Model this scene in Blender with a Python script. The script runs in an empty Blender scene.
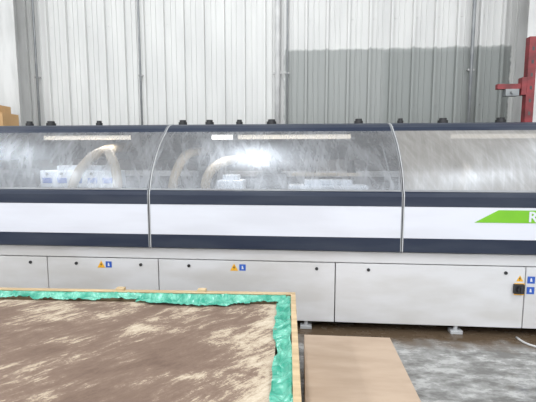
import bpy, bmesh, math, random
from mathutils import Vector, Matrix, noise
random.seed(4)
scn=bpy.context.scene
scn.view_settings.view_transform='Standard'
COL=scn.collection

# ---------------- materials ----------------
def mat(name,c1,rough=.5,metal=0,c2=None,scale=(4,4,4),lo=.4,hi=.65,detail=6,bump=0,bscale=40,emit=0,coat=0,rough2=None,spec=None):
    m=bpy.data.materials.new(name); m.use_nodes=True
    nt=m.node_tree; b=nt.nodes['Principled BSDF']
    b.inputs['Base Color'].default_value=(*c1,1); b.inputs['Roughness'].default_value=rough
    b.inputs['Metallic'].default_value=metal
    if spec is not None: b.inputs['Specular IOR Level'].default_value=spec
    if coat: b.inputs['Coat Weight'].default_value=coat
    if emit:
        b.inputs['Emission Color'].default_value=(*c1,1); b.inputs['Emission Strength'].default_value=emit
    tc=nt.nodes.new('ShaderNodeTexCoord')
    if c2 is not None:
        mp=nt.nodes.new('ShaderNodeMapping'); mp.inputs['Scale'].default_value=scale
        n=nt.nodes.new('ShaderNodeTexNoise'); n.inputs['Scale'].default_value=1; n.inputs['Detail'].default_value=detail
        r=nt.nodes.new('ShaderNodeValToRGB'); r.color_ramp.elements[0].position=lo; r.color_ramp.elements[1].position=hi
        r.color_ramp.elements[0].color=(*c1,1); r.color_ramp.elements[1].color=(*c2,1)
        nt.links.new(tc.outputs['Object'],mp.inputs['Vector']); nt.links.new(mp.outputs[0],n.inputs['Vector'])
        nt.links.new(n.outputs[0],r.inputs[0]); nt.links.new(r.outputs[0],b.inputs['Base Color'])
        if rough2 is not None:
            mr=nt.nodes.new('ShaderNodeMapRange'); mr.inputs[1].default_value=lo; mr.inputs[2].default_value=hi
            mr.inputs[3].default_value=rough; mr.inputs[4].default_value=rough2
            nt.links.new(n.outputs[0],mr.inputs[0]); nt.links.new(mr.outputs[0],b.inputs['Roughness'])
    if bump:
        n2=nt.nodes.new('ShaderNodeTexNoise'); n2.inputs['Scale'].default_value=bscale; n2.inputs['Detail'].default_value=4
        bp=nt.nodes.new('ShaderNodeBump'); bp.inputs['Strength'].default_value=bump; bp.inputs['Distance'].default_value=.01
        nt.links.new(tc.outputs['Object'],n2.inputs['Vector']); nt.links.new(n2.outputs[0],bp.inputs['Height']); nt.links.new(bp.outputs[0],b.inputs['Normal'])
    return m
M={}
M['white']=mat('painted_white',(.62,.635,.69),.6,c2=(.57,.58,.63),scale=(1.2,1,6),spec=.25)
M['base']=mat('painted_light_grey',(.60,.60,.61),.6,c2=(.51,.50,.49),scale=(1.5,1,5),spec=.25)
M['navy']=mat('painted_navy',(.010,.017,.038),.42,c2=(.022,.03,.05),scale=(2,2,14),spec=.35)
M['black']=mat('black_plastic',(.012,.012,.014),.45,c2=(.02,.02,.022))
M['dark']=mat('dark_interior',(.05,.05,.055),.7,c2=(.09,.085,.08))
M['inner']=mat('machine_interior_grey',(.14,.15,.16),.6,c2=(.07,.075,.08),scale=(5,2,3))
M['steel']=mat('steel',(.42,.42,.42),.4,.6,c2=(.3,.29,.28),scale=(6,6,6))
M['gasket']=mat('gasket_grey',(.22,.23,.24),.5,c2=(.18,.18,.19))
M['trim']=mat('trim_grey',(.42,.43,.44),.5,c2=(.36,.36,.37))
M['hose']=mat('flex_hose',(.36,.30,.22),.5,c2=(.28,.23,.16),scale=(9,9,9))
M['box']=mat('unit_white',(.60,.64,.70),.4,c2=(.50,.52,.56))
M['blue']=mat('blue_plastic',(.02,.10,.45),.4,c2=(.02,.08,.38))
M['green']=mat('green_stripe',(.19,.48,.03),.5,c2=(.16,.42,.03),spec=.2)
M['yellow']=mat('sticker_yellow',(.80,.42,.02),.5,c2=(.75,.38,.02))
M['red']=mat('red_steel',(.24,.03,.035),.5,c2=(.12,.02,.022),scale=(6,6,9))
M['tube']=mat('glow_tube',(1,.90,.76),.4,emit=.7)  # dusty aluminium tube with a mild glow put into it
M['tubew']=mat('glow_tube_bright',(1,.98,.95),.4,emit=2.5)  # white stretch of the aluminium tube, stronger glow added
M['wood']=mat('pine',(.56,.42,.25),.6,c2=(.38,.27,.15),scale=(3,22,22),lo=.35,hi=.7)
M['mdfedge']=mat('board_edge',(.30,.20,.12),.8,c2=(.38,.28,.18))
M['sheet']=mat('kraft_sheet',(.44,.335,.25),.75,c2=(.37,.275,.20),scale=(2.5,9,3),bump=.1)
M['card']=mat('cardboard',(.50,.31,.15),.8,c2=(.42,.26,.12))
M['pipe']=mat('conduit_grey',(.20,.21,.22),.45,.3,c2=(.28,.29,.29))
M['pipew']=mat('conduit_white',(.55,.55,.54),.45,c2=(.42,.42,.42))
M['column']=mat('column_paint',(.58,.58,.57),.5,c2=(.44,.44,.43),scale=(5,5,1))
M['ceil']=mat('ceiling_paint',(.42,.43,.44),.8,c2=(.36,.36,.36))

# concrete floor
def floor_mat():
    m=mat('concrete',(.13,.127,.12),.12,c2=(.46,.46,.45),scale=(4.2,8,1),lo=.42,hi=.66,detail=15,rough2=.4,bump=.08,bscale=20)
    nt=m.node_tree; b=nt.nodes['Principled BSDF']; src=b.inputs['Base Color'].links[0].from_socket
    for nd in nt.nodes:
        if nd.type=='TEX_NOISE' and abs(nd.inputs['Scale'].default_value-1)<1e-4: nd.inputs['Roughness'].default_value=.70
    tc=nt.nodes.new('ShaderNodeTexCoord'); sp=nt.nodes.new('ShaderNodeSeparateXYZ'); nt.links.new(tc.outputs['Object'],sp.inputs[0])
    n=nt.nodes.new('ShaderNodeTexNoise'); n.inputs['Scale'].default_value=5; n.inputs['Detail'].default_value=8
    nt.links.new(tc.outputs['Object'],n.inputs['Vector'])
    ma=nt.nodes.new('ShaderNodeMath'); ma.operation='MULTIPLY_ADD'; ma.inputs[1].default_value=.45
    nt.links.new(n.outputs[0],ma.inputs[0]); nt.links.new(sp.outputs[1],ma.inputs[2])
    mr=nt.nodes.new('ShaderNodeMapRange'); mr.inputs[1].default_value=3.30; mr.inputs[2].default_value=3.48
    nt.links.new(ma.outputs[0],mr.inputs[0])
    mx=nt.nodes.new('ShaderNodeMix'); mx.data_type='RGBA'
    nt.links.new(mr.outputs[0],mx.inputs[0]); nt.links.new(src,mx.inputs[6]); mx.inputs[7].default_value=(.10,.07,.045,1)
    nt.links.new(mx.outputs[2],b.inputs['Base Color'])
    return m
M['floor']=floor_mat()

# dusty brown board
def board_mat():
    m=bpy.data.materials.new('dusty_brown_board'); m.use_nodes=True
    nt=m.node_tree; b=nt.nodes['Principled BSDF']; b.inputs['Roughness'].default_value=.65; b.inputs['Specular IOR Level'].default_value=.25
    L=nt.links.new; N=nt.nodes.new
    tc=N('ShaderNodeTexCoord')
    def noi(rot,scale,detail,rough,dist=0):
        m0=N('ShaderNodeMapping'); m0.inputs['Rotation'].default_value=(0,0,math.radians(rot))
        m1=N('ShaderNodeMapping'); m1.inputs['Scale'].default_value=scale
        n=N('ShaderNodeTexNoise'); n.inputs['Scale'].default_value=1; n.inputs['Detail'].default_value=detail; n.inputs['Roughness'].default_value=rough; n.inputs['Distortion'].default_value=dist
        L(tc.outputs['Object'],m0.inputs[0]); L(m0.outputs[0],m1.inputs[0]); L(m1.outputs[0],n.inputs[0]); return n.outputs[0]
    def madd(a,k,c):
        q=N('ShaderNodeMath'); q.operation='MULTIPLY_ADD'; L(a,q.inputs[0]); q.inputs[1].default_value=k
        if isinstance(c,float): q.inputs[2].default_value=c
        else: L(c,q.inputs[2])
        return q.outputs[0]
    streak=noi(-48,(6,26,1),15,.82,.3)
    patch=noi(-30,(2.6,4.2,1),8,.7,.5)
    grain=noi(0,(110,110,1),4,.7)
    sp=N('ShaderNodeSeparateXYZ'); L(tc.outputs['Object'],sp.inputs[0])
    ex=N('ShaderNodeMapRange'); ex.inputs[1].default_value=-.50; ex.inputs[2].default_value=-.1; ex.inputs[3].default_value=0; ex.inputs[4].default_value=.20
    L(sp.outputs[0],ex.inputs[0])
    ey=N('ShaderNodeMapRange'); ey.inputs[1].default_value=-.45; ey.inputs[2].default_value=-.12; ey.inputs[3].default_value=0; ey.inputs[4].default_value=.05
    L(sp.outputs[1],ey.inputs[0])
    s=madd(streak,1.0,madd(patch,1.0,madd(grain,.25,madd(ex.outputs[0],1.0,ey.outputs[0]))))
    r=N('ShaderNodeValToRGB'); e=r.color_ramp.elements
    e[0].position=.0; e[1].position=.95
    mr=N('ShaderNodeMapRange'); mr.inputs[1].default_value=.86; mr.inputs[2].default_value=1.54; L(s,mr.inputs[0])
    e[0].color=(.125,.082,.06,1); e[1].color=(.64,.56,.44,1)
    for p,c in((.38,(.175,.12,.09,1)),(.52,(.22,.158,.12,1)),(.59,(.40,.32,.235,1))):
        x=r.color_ramp.elements.new(p); x.color=c
    L(mr.outputs[0],r.inputs[0]); L(r.outputs[0],b.inputs['Base Color'])
    return m
M['board']=board_mat()

# corrugated wall with a grey painted patch
def wall_mat(patch):
    m=mat('wall_sheet_metal',(.62,.62,.605),.5,c2=(.55,.55,.54),scale=(3,1,.8),lo=.40,hi=.72,detail=12,spec=.3)
    if patch:
        nt=m.node_tree; L=nt.links.new; N=nt.nodes.new; b=nt.nodes['Principled BSDF']; src=b.inputs['Base Color'].links[0].from_socket
        tc=N('ShaderNodeTexCoord'); sp=N('ShaderNodeSeparateXYZ'); L(tc.outputs['Object'],sp.inputs[0])
        n=N('ShaderNodeTexNoise'); n.inputs['Scale'].default_value=9; n.inputs['Detail'].default_value=6; L(tc.outputs['Object'],n.inputs[0])
        def edge(sock,val,w,sign):
            ma=N('ShaderNodeMath'); ma.operation='MULTIPLY_ADD'; ma.inputs[1].default_value=.08; L(n.outputs[0],ma.inputs[0]); L(sock,ma.inputs[2])
            mr=N('ShaderNodeMapRange'); mr.inputs[1].default_value=val-w+.04; mr.inputs[2].default_value=val+w+.04
            if sign<0: mr.inputs[3].default_value=1; mr.inputs[4].default_value=0
            L(ma.outputs[0],mr.inputs[0]); return mr.outputs[0]
        def mul(a,c):
            k=N('ShaderNodeMath'); k.operation='MULTIPLY'; L(a,k.inputs[0])
            if isinstance(c,float): k.inputs[1].default_value=c
            else: L(c,k.inputs[1])
            return k.outputs[0]
        f=mul(mul(edge(sp.outputs[0],-.26,.01,1),edge(sp.outputs[0],2.88,.01,-1)),edge(sp.outputs[2],3.04,.015,-1))
        f2=mul(edge(sp.outputs[0],1.15,.04,1),edge(sp.outputs[2],3.0,.03,-1))
        cv=N('ShaderNodeMapRange'); cv.inputs[3].default_value=.80; cv.inputs[4].default_value=.95; L(f2,cv.inputs[0])
        f=mul(f,cv.outputs[0])
        mx=N('ShaderNodeMix'); mx.data_type='RGBA'; L(f,mx.inputs[0]); L(src,mx.inputs[6]); mx.inputs[7].default_value=(.24,.255,.245,1)
        L(mx.outputs[2],b.inputs['Base Color'])
    return m
M['wall']=wall_mat(True)
M['wall2']=wall_mat(False); 

def glass_mat():
    m=bpy.data.materials.new('dusty_polycarbonate'); m.use_nodes=True
    nt=m.node_tree; L=nt.links.new; N=nt.nodes.new; out=nt.nodes['Material Output']; nt.nodes.remove(nt.nodes['Principled BSDF'])
    df=N('ShaderNodeBsdfDiffuse')
    gl=N('ShaderNodeBsdfGlossy'); gl.inputs[0].default_value=(.86,.92,1,1)
    tr=N('ShaderNodeBsdfTransparent'); tr.inputs[0].default_value=(.90,.92,.94,1)
    tc=N('ShaderNodeTexCoord')
    def noi(rot,scale,detail,rough,dist=0):
        m0=N('ShaderNodeMapping'); m0.inputs['Rotation'].default_value=(0,math.radians(rot),0)
        m1=N('ShaderNodeMapping'); m1.inputs['Scale'].default_value=scale
        n=N('ShaderNodeTexNoise'); n.inputs['Scale'].default_value=1; n.inputs['Detail'].default_value=detail; n.inputs['Roughness'].default_value=rough; n.inputs['Distortion'].default_value=dist
        L(tc.outputs['Object'],m0.inputs[0]); L(m0.outputs[0],m1.inputs[0]); L(m1.outputs[0],n.inputs[0]); return n.outputs[0]
    a=noi(10,(5,2,2.5),12,.65,.3); c=noi(-60,(3,2,18),10,.7,.4); d=noi(80,(2.5,2,26),8,.7,.3)
    def ran(s,i0,i1,o0,o1):
        r=N('ShaderNodeMapRange'); r.inputs[1].default_value=i0; r.inputs[2].default_value=i1; r.inputs[3].default_value=o0; r.inputs[4].default_value=o1; L(s,r.inputs[0]); return r.outputs[0]
    def add(p,q):
        k=N('ShaderNodeMath'); k.use_clamp=True; L(p,k.inputs[0]); L(q,k.inputs[1]); return k.outputs[0]
    sp=N('ShaderNodeSeparateXYZ'); L(tc.outputs['Object'],sp.inputs[0])
    heavy=ran(sp.outputs[0],.80,.86,0,1)
    mc=N('ShaderNodeMix'); mc.data_type='RGBA'; L(heavy,mc.inputs[0]); mc.inputs[6].default_value=(.34,.34,.345,1); mc.inputs[7].default_value=(.30,.285,.265,1); L(mc.outputs[2],df.inputs[0])
    hv=ran(heavy,0,1,0,.36)
    dust=add(add(ran(a,.3,.75,.20,.42),ran(c,.5,.75,0,.12)),add(ran(d,.52,.75,0,.10),hv))
    L(ran(a,.3,.7,.26,.42),gl.inputs['Roughness'])
    m1=N('ShaderNodeMixShader'); L(dust,m1.inputs[0]); L(tr.outputs[0],m1.inputs[1]); L(df.outputs[0],m1.inputs[2])
    gf=add(ran(c,.35,.7,.06,.12),ran(d,.45,.7,0,.05))
    m2=N('ShaderNodeMixShader'); L(gf,m2.inputs[0]); L(m1.outputs[0],m2.inputs[1]); L(gl.outputs[0],m2.inputs[2]); L(m2.outputs[0],out.inputs[0])
    return m
M['glass']=glass_mat()
M['film']=mat('green_film',(.03,.27,.185),.28,c2=(.18,.50,.38),scale=(14,14,14),lo=.38,hi=.7,detail=8)

# ---------------- helpers ----------------
def empty(name,loc=(0,0,0),rz=0):
    o=bpy.data.objects.new(name,None); COL.objects.link(o); o.location=loc; o.rotation_euler[2]=rz; return o
def mk(name,bm,m,parent=None,smooth=False):
    me=bpy.data.meshes.new(name); bmesh.ops.recalc_face_normals(bm,faces=bm.faces[:]) ; bm.to_mesh(me); bm.free()
    for mm in (m if isinstance(m,list) else [m]): me.materials.append(mm)
    if smooth:
        for p in me.polygons: p.use_smooth=True
    o=bpy.data.objects.new(name,me); COL.objects.link(o)
    if parent: o.parent=parent
    return o
def addbox(bm,x0,x1,y0,y1,z0,z1,bev=0):
    r=bmesh.ops.create_cube(bm,size=1)
    vs=r['verts']
    for v in vs:
        v.co=Vector(((x0+x1)/2+v.co.x*(x1-x0),(y0+y1)/2+v.co.y*(y1-y0),(z0+z1)/2+v.co.z*(z1-z0)))
    if bev:
        es=list({e for v in vs for e in v.link_edges})
        bmesh.ops.bevel(bm,geom=es,offset=bev,segments=2,profile=.5,affect='EDGES')
def box(name,x0,x1,y0,y1,z0,z1,m,parent=None,bev=.003):
    bm=bmesh.new(); addbox(bm,x0,x1,y0,y1,z0,z1,bev); return mk(name,bm,m,parent)
def addcyl(bm,p,axis,r,h,seg=20,r2=None):
    rot={'X':Matrix.Rotation(math.pi/2,4,'Y'),'Y':Matrix.Rotation(math.pi/2,4,'X'),'Z':Matrix.Identity(4)}[axis]
    bmesh.ops.create_cone(bm,cap_ends=True,segments=seg,radius1=r,radius2=r if r2 is None else r2,depth=h,matrix=Matrix.Translation(p)@rot)
def tube(name,pts,r,m,parent=None,ribbed=False,seg=14):
    P=[Vector(p) for p in pts]; S=[]
    n=len(P)
    for i in range(n-1):
        p0=P[max(i-1,0)];p1=P[i];p2=P[i+1];p3=P[min(i+2,n-1)]
        k=max(2,int((p2-p1).length/(.012 if ribbed else .06)))
        for j in range(k):
            t=j/k
            S.append(.5*((2*p1)+(p2-p0)*t+(2*p0-5*p1+4*p2-p3)*t*t+(3*p1-p0-3*p2+p3)*t**3) if n>2 else p1.lerp(p2,t))
    S.append(P[-1])
    bm=bmesh.new(); rings=[]; up=None
    for i,s in enumerate(S):
        d=(S[min(i+1,len(S)-1)]-S[max(i-1,0)]).normalized()
        if up is None: up=Vector((0,0,1)) if abs(d.z)<.9 else Vector((1,0,0))
        a=d.cross(up).normalized(); bb=a.cross(d).normalized(); up=bb
        rr=r*(1+(.09 if (ribbed and i%2) else 0))
        rings.append([bm.verts.new(s+a*rr*math.cos(q*2*math.pi/seg)+bb*rr*math.sin(q*2*math.pi/seg)) for q in range(seg)])
    for A,B in zip(rings,rings[1:]):
        for q in range(seg): bm.faces.new((A[q],A[(q+1)%seg],B[(q+1)%seg],B[q]))
    bm.faces.new(rings[0]); bm.faces.new(rings[-1][::-1])
    return mk(name,bm,m,parent,True)
def sweep(name,prof,x0,x1,m,parent,thick=0,smooth=False):
    bm=bmesh.new()
    if not thick:
        A=[bm.verts.new((x0,y,z)) for y,z in prof]; B=[bm.verts.new((x1,y,z)) for y,z in prof]
        for i in range(len(prof)-1): bm.faces.new((A[i],B[i],B[i+1],A[i+1]))
        return mk(name,bm,m,parent,smooth)
    inn=[]
    for i,(y,z) in enumerate(prof):
        a=Vector(prof[max(i-1,0)]); b=Vector(prof[min(i+1,len(prof)-1)]); d=(b-a).normalized()
        inn.append((y+d.y*thick,z-d.x*thick))
    loop=list(prof)+inn[::-1]; k=len(loop)
    A=[bm.verts.new((x0,y,z)) for y,z in loop]; B=[bm.verts.new((x1,y,z)) for y,z in loop]
    for i in range(k): bm.faces.new((A[i],B[i],B[(i+1)%k],A[(i+1)%k]))
    bm.faces.new(A); bm.faces.new(B[::-1])
    return mk(name,bm,m,parent,False)

# ---------------- room ----------------
bm=bmesh.new(); addbox(bm,-9,7,-4,6.1,-.1,0); mk('floor',bm,M['floor'])
box('ceiling',-9,7,-4,6.1,6.5,6.6,M['ceil'],None,0)
bm=bmesh.new(); xs=[]; x=-9
while x<7:
    xs+=[(x,0),(x+.025,0),(x+.032,-.045),(x+.064,-.045),(x+.071,0),
         (x+.143,0),(x+.147,-.012),(x+.160,-.012),(x+.164,0),(x+.216,0),(x+.220,-.012),(x+.233,-.012),(x+.237,0)]
    x+=.30
A=[bm.verts.new((p,6.0+d,0)) for p,d in xs]; B=[bm.verts.new((p,6.0+d,6.5)) for p,d in xs]
for i in range(len(xs)-1): bm.faces.new((A[i],A[i+1],B[i+1],B[i]))
x=-9+.1
while x<7:
    for z in (2.25,3.45,4.6): addcyl(bm,(x,5.996,z),'Y',.008,.012,8)
    x+=.30
w=mk('wall_back',bm,M['wall'])
def side_wall(name,x):
    bm=bmesh.new(); pts=[]; y=-4
    while y<6.0:
        pts+=[(y,0),(y+.03,0),(y+.045,.028),(y+.075,.028),(y+.09,0)]; y+=.30
    s=1 if x<0 else -1
    A=[bm.verts.new((x+s*d,p,0)) for p,d in pts]; B=[bm.verts.new((x+s*d,p,6.5)) for p,d in pts]
    for i in range(len(pts)-1): bm.faces.new((A[i],A[i+1],B[i+1],B[i]))
    mk(name,bm,M['wall2'])
side_wall('wall_left',-9); side_wall('wall_right',7)

def conduit(x,r,m,z0=0):
    e=empty('wall_conduit',(x,5.93,0))
    bm=bmesh.new(); addcyl(bm,(0,0,(6.5+z0)/2),'Z',r,6.5-z0,14); mk('pipe',bm,m,e,True)
    bm=bmesh.new()
    for z in (1.2,2.7,4.2,5.6):
        addbox(bm,-r-.02,r+.02,-.003,.04,z,z+.025,.002)
    mk('straps',bm,M['steel'],e)
conduit(-4.02,.016,M['pipe']); conduit(-2.40,.016,M['pipe']); conduit(-.36,.04,M['pipew']); conduit(-.22,.012,M['pipe']); conduit(2.33,.024,M['pipe'])

def column(x,y,w,m):
    e=empty('steel_column',(x,y,0))
    bm=bmesh.new()
    addbox(bm,-w/2,w/2,-.13,-.115,0,6.5); addbox(bm,-w/2,w/2,.115,.13,0,6.5); addbox(bm,-.006,.006,-.115,.115,0,6.5)
    mk('i_section',bm,m,e)
    bm=bmesh.new(); addbox(bm,-w/2-.06,w/2+.06,-.19,.17,0,.02,.003)
    for sx in(-1,1):
        for sy in(-1,1): addcyl(bm,(sx*(w/2+.03),sy*.155-.01,.03),'Z',.012,.03,6)
    mk('base_plate',bm,M['steel'],e)
column(-4.26,5.76,.30,M['column']); column(2.98,5.70,.24,M['column'])

# red steel post with arm
e=empty('red_rack_post',(2.62,5.0,0))
bm=bmesh.new(); addbox(bm,-.045,.045,-.045,-.035,0,2.87,.002); addbox(bm,-.045,-.037,-.035,.04,0,2.87); addbox(bm,.037,.045,-.035,.04,0,2.87)
addbox(bm,-.10,.10,-.10,.10,0,.015,.002)
mk('upright',bm,M['red'],e)
bm=bmesh.new()
for i in range(18): addbox(bm,-.012,.012,-.0475,-.044,.25+i*.145,.29+i*.145)
mk('slots',bm,M['dark'],e)
bm=bmesh.new(); addbox(bm,-.36,-.045,-.03,.03,2.29,2.35,.003); addbox(bm,-.10,-.045,-.045,.045,2.22,2.42,.003); mk('arm',bm,M['red'],e)
bm=bmesh.new(); addbox(bm,-.27,-.12,-.04,.04,2.21,2.29,.004); addcyl(bm,(-.2,-.05,2.25),'Y',.02,.03,12); mk('clamp',bm,M['pipe'],e)

# rack at far left with cardboard box
e=empty('storage_rack',(-4.62,5.1,0))
bm=bmesh.new()
for sx in(-.35,.60):
    for sy in(-.25,.25): addbox(bm,sx-.02,sx+.02,sy-.02,sy+.02,0,1.84,.002)
for z in(.4,1.1,1.84): addbox(bm,-.37,.62,-.27,.27,z,z+.03,.002)
mk('frame',bm,M['pipe'],e)
e=empty('cardboard_box',(-4.00,5.1,1.872))
bm=bmesh.new(); addbox(bm,-.30,.0,-.2,.2,0,.32,.004); addbox(bm,.005,.18,-.2,.1,0,.20,.003); mk('carton',bm,M['card'],e)
bm=bmesh.new(); addbox(bm,-.30,.0,-.03,.03,.32,.322); addbox(bm,-.17,-.07,-.202,-.2,.05,.20); mk('tape',bm,M['sheet'],e)

# ---------------- edge banding machine ----------------
MC=empty('edge_banding_machine')
X0,X1=-3.47,2.98
seams=[X0,-1.317,.832,X1]
box('base_body',X0+.03,X1-.03,3.44,4.85,.10,.70,M['dark'],MC,0)
box('base_top_rail',X0,X1,3.40,3.46,.605,.70,M['base'],MC,.004)
doors=[-3.47,-2.315,-1.27,.297,1.86,X1]
bm=bmesh.new()
for a,b in zip(doors,doors[1:]): addbox(bm,a+.004,b-.004,3.40,3.44,.07,.597,.004)
mk('base_doors',bm,M['base'],MC)
bm=bmesh.new()
for a,b in zip(doors,doors[1:]):
    for xx in (a+.28,b-.16):
        addcyl(bm,(xx,3.398,.545),'Y',.014,.012,16)
mk('door_locks',bm,M['black'],MC)
bm=bmesh.new()
for xx in(-3.2,-2.3,-1.1,.05,1.33,2.6):
    for yy in(3.43,4.7):
        addbox(bm,xx-.05,xx+.05,yy-.04,yy+.04,0,.03,.004); addcyl(bm,(xx,yy,.06),'Z',.018,.10,12)
mk('levelling_feet',bm,M['trim'],MC)
box('skirt_channel',X0+.05,X1-.05,3.55,4.75,.06,.10,M['dark'],MC,0)

glassprof=[(3.362,1.2255),(3.385,1.29),(3.425,1.37),(3.48,1.45),(3.55,1.53),(3.63,1.61),(3.72,1.68),(3.82,1.745)]
topprof=[(3.82,1.745),(3.87,1.782),(3.93,1.812),(4.01,1.830),(4.12,1.835)]
for i,(a,b) in enumerate(zip(seams,seams[1:])):
    a+=.005;b-=.005
    n='hood_%d_'%(i+1)
    sweep(n+'lower_band',[(3.40,.706),(3.352,.712),(3.340,.722),(3.340,.834)],a,b,M['navy'],MC,.012)
    sweep(n+'white_panel',[(3.342,.836),(3.342,1.098)],a,b,M['white'],MC,.012)
    sweep(n+'upper_band',[(3.340,1.10),(3.340,1.18),(3.348,1.21),(3.362,1.2255)],a,b,M['navy'],MC,.012)
    sweep(n+'window',glassprof,a+.010,b-.010,M['glass'],MC,smooth=True)
    sweep(n+'top_rail',topprof,a,b,M['navy'],MC,.02)
    sweep(n+'roof',[(4.12,1.835),(4.5,1.83),(4.86,1.80)],a,b,M['navy'],MC,.01)
    full=[(3.350,.712),(3.339,.722),(3.339,1.18),(3.347,1.21)]+[(y-.003,z+.002) for y,z in glassprof]+[(y-.002,z+.002) for y,z in topprof]
    for s,(p,q) in enumerate(((a-.001,a+.007),(b-.007,b+.001))):
        sweep(n+'edge_trim_%d'%s,full,p,q,M['gasket'] if s else M['trim'],MC,.012)
    tube(n+'strut',[(b-.06,3.45,1.25),(b-.06,4.05,1.70)],.007,M['gasket'],MC)
    sweep(n+'bead',[(3.352,1.222),(3.362,1.236)],a+.012,b-.012,M['gasket'],MC,.006)
for s in seams[1:-1]:
    box('seam_web',s-.004,s+.004,3.35,4.8,.71,1.20,M['dark'],MC,0)
# interior
box('rear_cover',X0,X1,4.84,4.88,.70,1.80,M['inner'],MC,.003)
for k,xx in enumerate((X0,X1-.02)):
    bm=bmesh.new(); vs=[bm.verts.new((xx+.01,y,z)) for y,z in [(3.38,.72),(3.37,1.2)]+glassprof[1:]+topprof[1:]+[(4.84,1.79),(4.84,.72)]]
    bm.faces.new(vs); o=mk('end_plate_%d'%k,bm,M['white'],MC); s=o.modifiers.new('s','SOLIDIFY'); s.thickness=.016
box('machine_bed',X0+.03,X1-.03,3.5,4.83,.70,.98,M['inner'],MC,.003)
box('infeed_track',X0+.03,X1-.03,3.52,3.78,.98,1.03,M['steel'],MC,.003)
box('pressure_beam',X0+.03,X1-.03,4.25,4.50,1.25,1.48,M['dark'],MC,.01)
box('beam_cover',X0+.03,X1-.03,4.22,4.25,1.30,1.36,M['steel'],MC,.002)
bm=bmesh.new(); x=X0+.2
while x<X1-.2:
    addcyl(bm,(x,3.65,1.05),'Y',.035,.2,14); x+=.11
mk('track_rollers',bm,M['black'],MC)
for n,(a,b,m,pw) in enumerate(((-2.63,-1.70,M['tube'],3.2),(-.89,-.66,M['tubew'],2),(-.64,.47,M['tube'],3.5),(1.38,2.65,M['tube'],1.5))):
    bm=bmesh.new(); addcyl(bm,((a+b)/2,3.94,1.70),'X',.022,b-a,16); mk('glow_tube_%d'%n,bm,m,MC,True)  # aluminium tube that glows by its material, not a lamp
    bm=bmesh.new(); addcyl(bm,(a-.015,3.94,1.70),'X',.027,.04,16); addcyl(bm,(b+.015,3.94,1.70),'X',.027,.04,16); addbox(bm,a,b,3.93,3.96,1.735,1.80); mk('tube_holder_%d'%n,bm,M['gasket'],MC)
    l=bpy.data.lights.new('hood_fill','AREA'); l.shape='RECTANGLE'; l.size=b-a; l.size_y=.04; l.energy=pw; l.color=(1,.95,.88)  # added fill light under the tube so the hood interior shows
    o=bpy.data.objects.new('hood_fill',l); COL.objects.link(o); o.parent=MC; o.location=((a+b)/2,3.94,1.67)
# working units
def unit(x,w,z0,z1,y,m,blue=True):
    bm=bmesh.new(); addbox(bm,x-w/2,x+w/2,y,y+.25,z0,z1,.012); addbox(bm,x-w*.3,x+w*.3,y+.04,y+.2,z1,z1+.05,.008); addbox(bm,x-w*.4,x+w*.4,y+.05,y+.2,1.0,z0,.003)
    mk('unit_body',bm,m,MC)
    if blue:
        bm=bmesh.new()
        k=int(w/.14)
        for i in range(k):
            cx=x-w/2+(i+.5)*w/k; addbox(bm,cx-.05,cx+.05,y-.006,y+.002,z0+.045,z0+.10,.003)
        mk('unit_panel',bm,M['blue'],MC)
        bm=bmesh.new()
        for i in range(k): addcyl(bm,(x-w/2+(i+.5)*w/k,y-.01,z1-.03),'Y',.014,.02,12)
        mk('unit_gauges',bm,M['black'],MC)
unit(-2.22,.78,1.20,1.37,3.80,M['box']); unit(-1.0,.22,1.12,1.36,4.0,M['inner'],False)
unit(.25,.75,1.15,1.24,3.75,M['box'],False); unit(-.3,.3,1.1,1.34,4.0,M['inner'],False); unit(1.9,.7,1.1,1.28,4.0,M['inner'],False)
unit(-3.0,.4,1.1,1.33,4.0,M['inner'],False); unit(-.70,.26,1.12,1.28,3.85,M['box'],False)
bm=bmesh.new()
for xx,zz in((-.95,1.42),(-.28,1.4),(.1,1.34),(.5,1.34),(1.7,1.37),(2.2,1.37),(-3.0,1.4)):
    addcyl(bm,(xx,4.1,zz),'Z',.045,.16,18); addcyl(bm,(xx,4.1,zz+.1),'Z',.025,.06,14)
mk('spindle_motors',bm,M['black'],MC)
box('unit_cover_bar',-.10,.55,3.80,3.86,1.325,1.355,M['hose'],MC,.005)
H=[[(-2.22,3.70,1.08),(-2.20,3.68,1.22),(-2.14,3.72,1.38),(-2.05,3.84,1.52),(-1.98,4.1,1.60),(-1.95,4.6,1.64)],
   [(-1.80,3.72,1.06),(-1.76,3.70,1.25),(-1.80,3.74,1.42),(-1.90,3.86,1.54),(-1.95,4.1,1.6),(-2.0,4.6,1.62)],
   [(-1.30,3.9,1.06),(-1.27,3.88,1.25),(-1.23,3.95,1.42),(-1.17,4.1,1.54),(-1.1,4.6,1.58)],
   [(-.92,3.85,1.1),(-.93,3.82,1.25),(-.88,3.88,1.38),(-.78,4.05,1.46),(-.65,4.6,1.5)],
   [(1.5,3.95,1.08),(1.52,3.93,1.25),(1.60,4.05,1.38),(1.7,4.5,1.46)]]
for h in H: tube('suction_hose',h,.044,M['hose'],MC,True)
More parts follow.
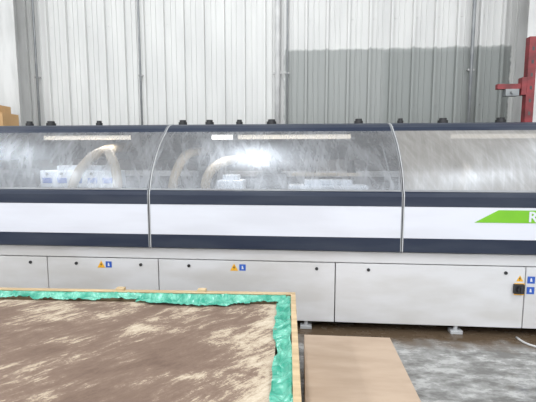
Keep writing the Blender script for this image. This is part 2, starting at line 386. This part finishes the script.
# black caps on roof
bm=bmesh.new()
for xx,s in((-3.0,.04),(-2.75,.05),(-2.2,.035),(-1.27,.045),(-.98,.045),(-.66,.035),(-.32,.05),(.58,.045),(1.0,.03),(1.42,.05),(1.98,.05)):
    yy=4.25
    addcyl(bm,(xx,yy,1.852),'Z',s,.045,20); addcyl(bm,(xx,yy,1.885),'Z',s*.75,.022,20)
mk('roof_caps',bm,M['black'],MC)
def prism(name,pts,y,t,m):
    bm=bmesh.new(); A=[bm.verts.new((p,y,q)) for p,q in pts]; B=[bm.verts.new((p,y-t,q)) for p,q in pts]
    bm.faces.new(A); bm.faces.new(B[::-1]); k=len(pts)
    for i in range(k): bm.faces.new((A[i],A[(i+1)%k],B[(i+1)%k],B[i]))
    return mk(name,bm,m,MC)
def warn(x,z,s=.036):
    prism('warning_sticker',[(x-s,z-s*.85),(x+s,z-s*.85),(x,z+s*.95)],3.399,.0015,M['yellow'])
    prism('warning_bolt',[(x-.008,z-.022),(x+.009,z),(x,z+.002),(x+.007,z+.018),(x-.011,z-.003),(x,z-.004)],3.397,.001,M['black'])
def bluesq(x,z,s=.028):
    prism('instruction_sticker',[(x-s,z-s),(x+s,z-s),(x+s,z+s),(x-s,z+s)],3.399,.0015,M['blue'])
    prism('instruction_mark',[(x-.008,z-.014),(x+.01,z-.014),(x+.004,z+.016),(x-.006,z+.014)],3.397,.001,M['white'])
warn(-1.80,.54); bluesq(-1.73,.54); warn(-.585,.54); bluesq(-.51,.54)
warn(1.815,.50,.028); bluesq(1.905,.49,.03); bluesq(1.905,.40,.03)
prism('isolator_plate',[(1.775,.36),(1.855,.36),(1.855,.46),(1.775,.46)],3.399,.004,M['yellow'])
bm=bmesh.new(); addbox(bm,1.765,1.845,3.37,3.40,.375,.455,.004) ; mk('isolator_body',bm,M['black'],MC)
bm=bmesh.new(); addcyl(bm,(1.805,3.36,.415),'Y',.026,.03,20); addbox(bm,1.797,1.813,3.335,3.36,.385,.445,.003); mk('isolator_knob',bm,M['black'],MC)
prism('green_stripe',[(1.402,.975),(2.965,.975),(2.965,1.078),(1.585,1.078)],3.341,.002,M['green'])
c=bpy.data.curves.new('lettering','FONT'); c.body='R'; c.size=.115; c.extrude=.001; c.offset=.003
o=bpy.data.objects.new('lettering',c); COL.objects.link(o); o.parent=MC; o.location=(1.815,3.3375,.987); o.rotation_euler=(math.pi/2,0,0)
c.materials.append(M['white'])

# ---------------- crate ----------------
CR=empty('wooden_crate',(-.040,2.745,0),math.radians(2.0))
Wc,Dc,Hc=2.9,1.85,.55
bm=bmesh.new()
t=.03
def planks(x0,x1,y0,y1):
    for z0,z1 in((.08,.22),(.225,.375),(.38,.545)):
        addbox(bm,x0,x1,y0,y1,z0,z1,.003)
planks(-Wc,0,-t,0); planks(-Wc,0,-Dc,-Dc+t); planks(-t,0,-Dc+t,-t); planks(-Wc,-Wc+t,-Dc+t,-t)
mk('side_planks',bm,M['wood'],CR)
bm=bmesh.new()
addbox(bm,-Wc,.004,-.038,.004,.545,Hc+.004,.003); addbox(bm,-.030,.004,-Dc,-.038,.545,Hc+.003,.003)
addbox(bm,-Wc,.004,-Dc,-Dc+.038,.545,Hc+.008,.003); addbox(bm,-Wc,-Wc+.036,-Dc+.038,-.038,.545,Hc+.006,.003)
for xx in(-2.55,-1.25,-.66): addbox(bm,xx-.03,xx+.03,-.03,.012,.40,Hc+.022,.003)
mk('top_rail',bm,M['wood'],CR)
bm=bmesh.new()
for xx in(-2.8,-1.5,-.15): addbox(bm,xx-.05,xx+.05,-Dc,0,0,.08,.003)
mk('skids',bm,M['wood'],CR)
box('board_stack',-2.83,-.115,-1.78,-.11,.08,.485,M['mdfedge'],CR,.002)
box('top_board',-2.83,-.115,-1.78,-.11,.485,.505,M['board'],CR,.002)
def film(name,pfun,nu,nv,seed,axis):
    bm=bmesh.new(); G=[]
    for i in range(nu+1):
        row=[]
        for j in range(nv+1):
            u=i/nu;v=j/nv
            p=pfun(u,v)
            s=p[axis]
            q=Vector((s*9,v*2.2,seed)); q2=Vector((s*26,v*1.5+s*6,seed+5))
            d=.022*(1-2*abs(noise.noise(q)))*.6+.020*abs(noise.noise(q2))
            d*=math.sin(min(1,v*5)*math.pi/2)
            row.append(bm.verts.new(p+Vector((noise.noise(q+Vector((9,9,9)))*.012,noise.noise(q+Vector((3,7,1)))*.012,d-.004))))
        G.append(row)
    for i in range(nu):
        for j in range(nv): bm.faces.new((G[i][j],G[i+1][j],G[i+1][j+1],G[i][j+1]))
    return mk(name,bm,M['film'],CR,False)
def back(u,v):
    x=-2.8+u*2.74
    wv=.070+.045*noise.noise(Vector((x*2.2,0,0)))+.05*noise.noise(Vector((x*7,4,0)))+(.06 if x>-1.1 else 0)
    if x>-.3: wv-=.03
    y=-.036-v*wv
    z=.548-.035*min(1,v*2.2)
    return Vector((x,y,z))
film('film_back',back,300,12,3.1,0)
def right(u,v):
    y=-.05-u*1.72
    wv=.092+.03*noise.noise(Vector((y*3,2,0)))+.03*noise.noise(Vector((y*9,4,0)))
    x=-.030-v*wv
    return Vector((x,y,.546-.034*min(1,v*2.2)))
film('film_right',right,200,10,8.4,1)

# ---------------- sheet stack on the floor ----------------
ST=empty('fibreboard_stack')
bm=bmesh.new()
for i in range(4):
    dx=random.uniform(-.004,.004) if i<3 else 0
    addbox(bm,.032+dx,.689+dx,1.5,3.02+dx,.04+i*.02,.0595+i*.02,.001)
mk('sheets',bm,M['sheet'],ST)
bm=bmesh.new()
for y in(1.6,2.25,2.9): addbox(bm,.05,.66,y-.04,y+.04,0,.04,.002)
mk('bearers',bm,M['wood'],ST)

tube('floor_cable',[(1.80,3.36,.008),(1.81,3.27,.008),(1.86,3.2,.008),(1.95,3.17,.008),(2.1,3.16,.008),(2.4,3.2,.008),(2.7,3.3,.008)],.009,M['pipew'])

# ---------------- lights ----------------
def fixture(x,y,L=2.4,power=90):
    e=empty('ceiling_light',(x,y,6.38))
    bm=bmesh.new(); 
    addbox(bm,-.17,.17,-L/2,L/2,0,.12,.01)
    mk('housing',bm,M['ceil'],e)
    l=bpy.data.lights.new('tube_light','AREA'); l.shape='RECTANGLE'
    l.size=.3; l.size_y=L
    l.energy=power; l.color=(.95,.98,1)
    o=bpy.data.objects.new('tube_light',l); COL.objects.link(o); o.parent=e; o.location=(0,0,-.02)
for x,y,p in((-5.6,-.2,150),(-1.0,2.7,170),(4.0,-.2,150),(-5.6,-2.6,120),(-1.0,-2,130),(4.0,-2.6,120),(-6.4,3.5,120),(5.2,3.5,120)):
    fixture(x,y,2.4,p)
wd=bpy.data.worlds.new('w'); scn.world=wd; wd.use_nodes=True
wd.node_tree.nodes['Background'].inputs[0].default_value=(.95,.97,1,1); wd.node_tree.nodes['Background'].inputs[1].default_value=2.4

# ---------------- camera ----------------
th=math.radians(4.8); ph=math.radians(6.2)
F=Vector((-math.sin(th)*math.cos(ph),math.cos(th)*math.cos(ph),-math.sin(ph)))
cam=bpy.data.cameras.new('cam'); cam.sensor_width=36; cam.lens=36*400/536; cam.clip_start=.05
co=bpy.data.objects.new('camera',cam); COL.objects.link(co); co.location=(0,0,1.5)
co.rotation_euler=F.to_track_quat('-Z','Y').to_euler()
scn.camera=co
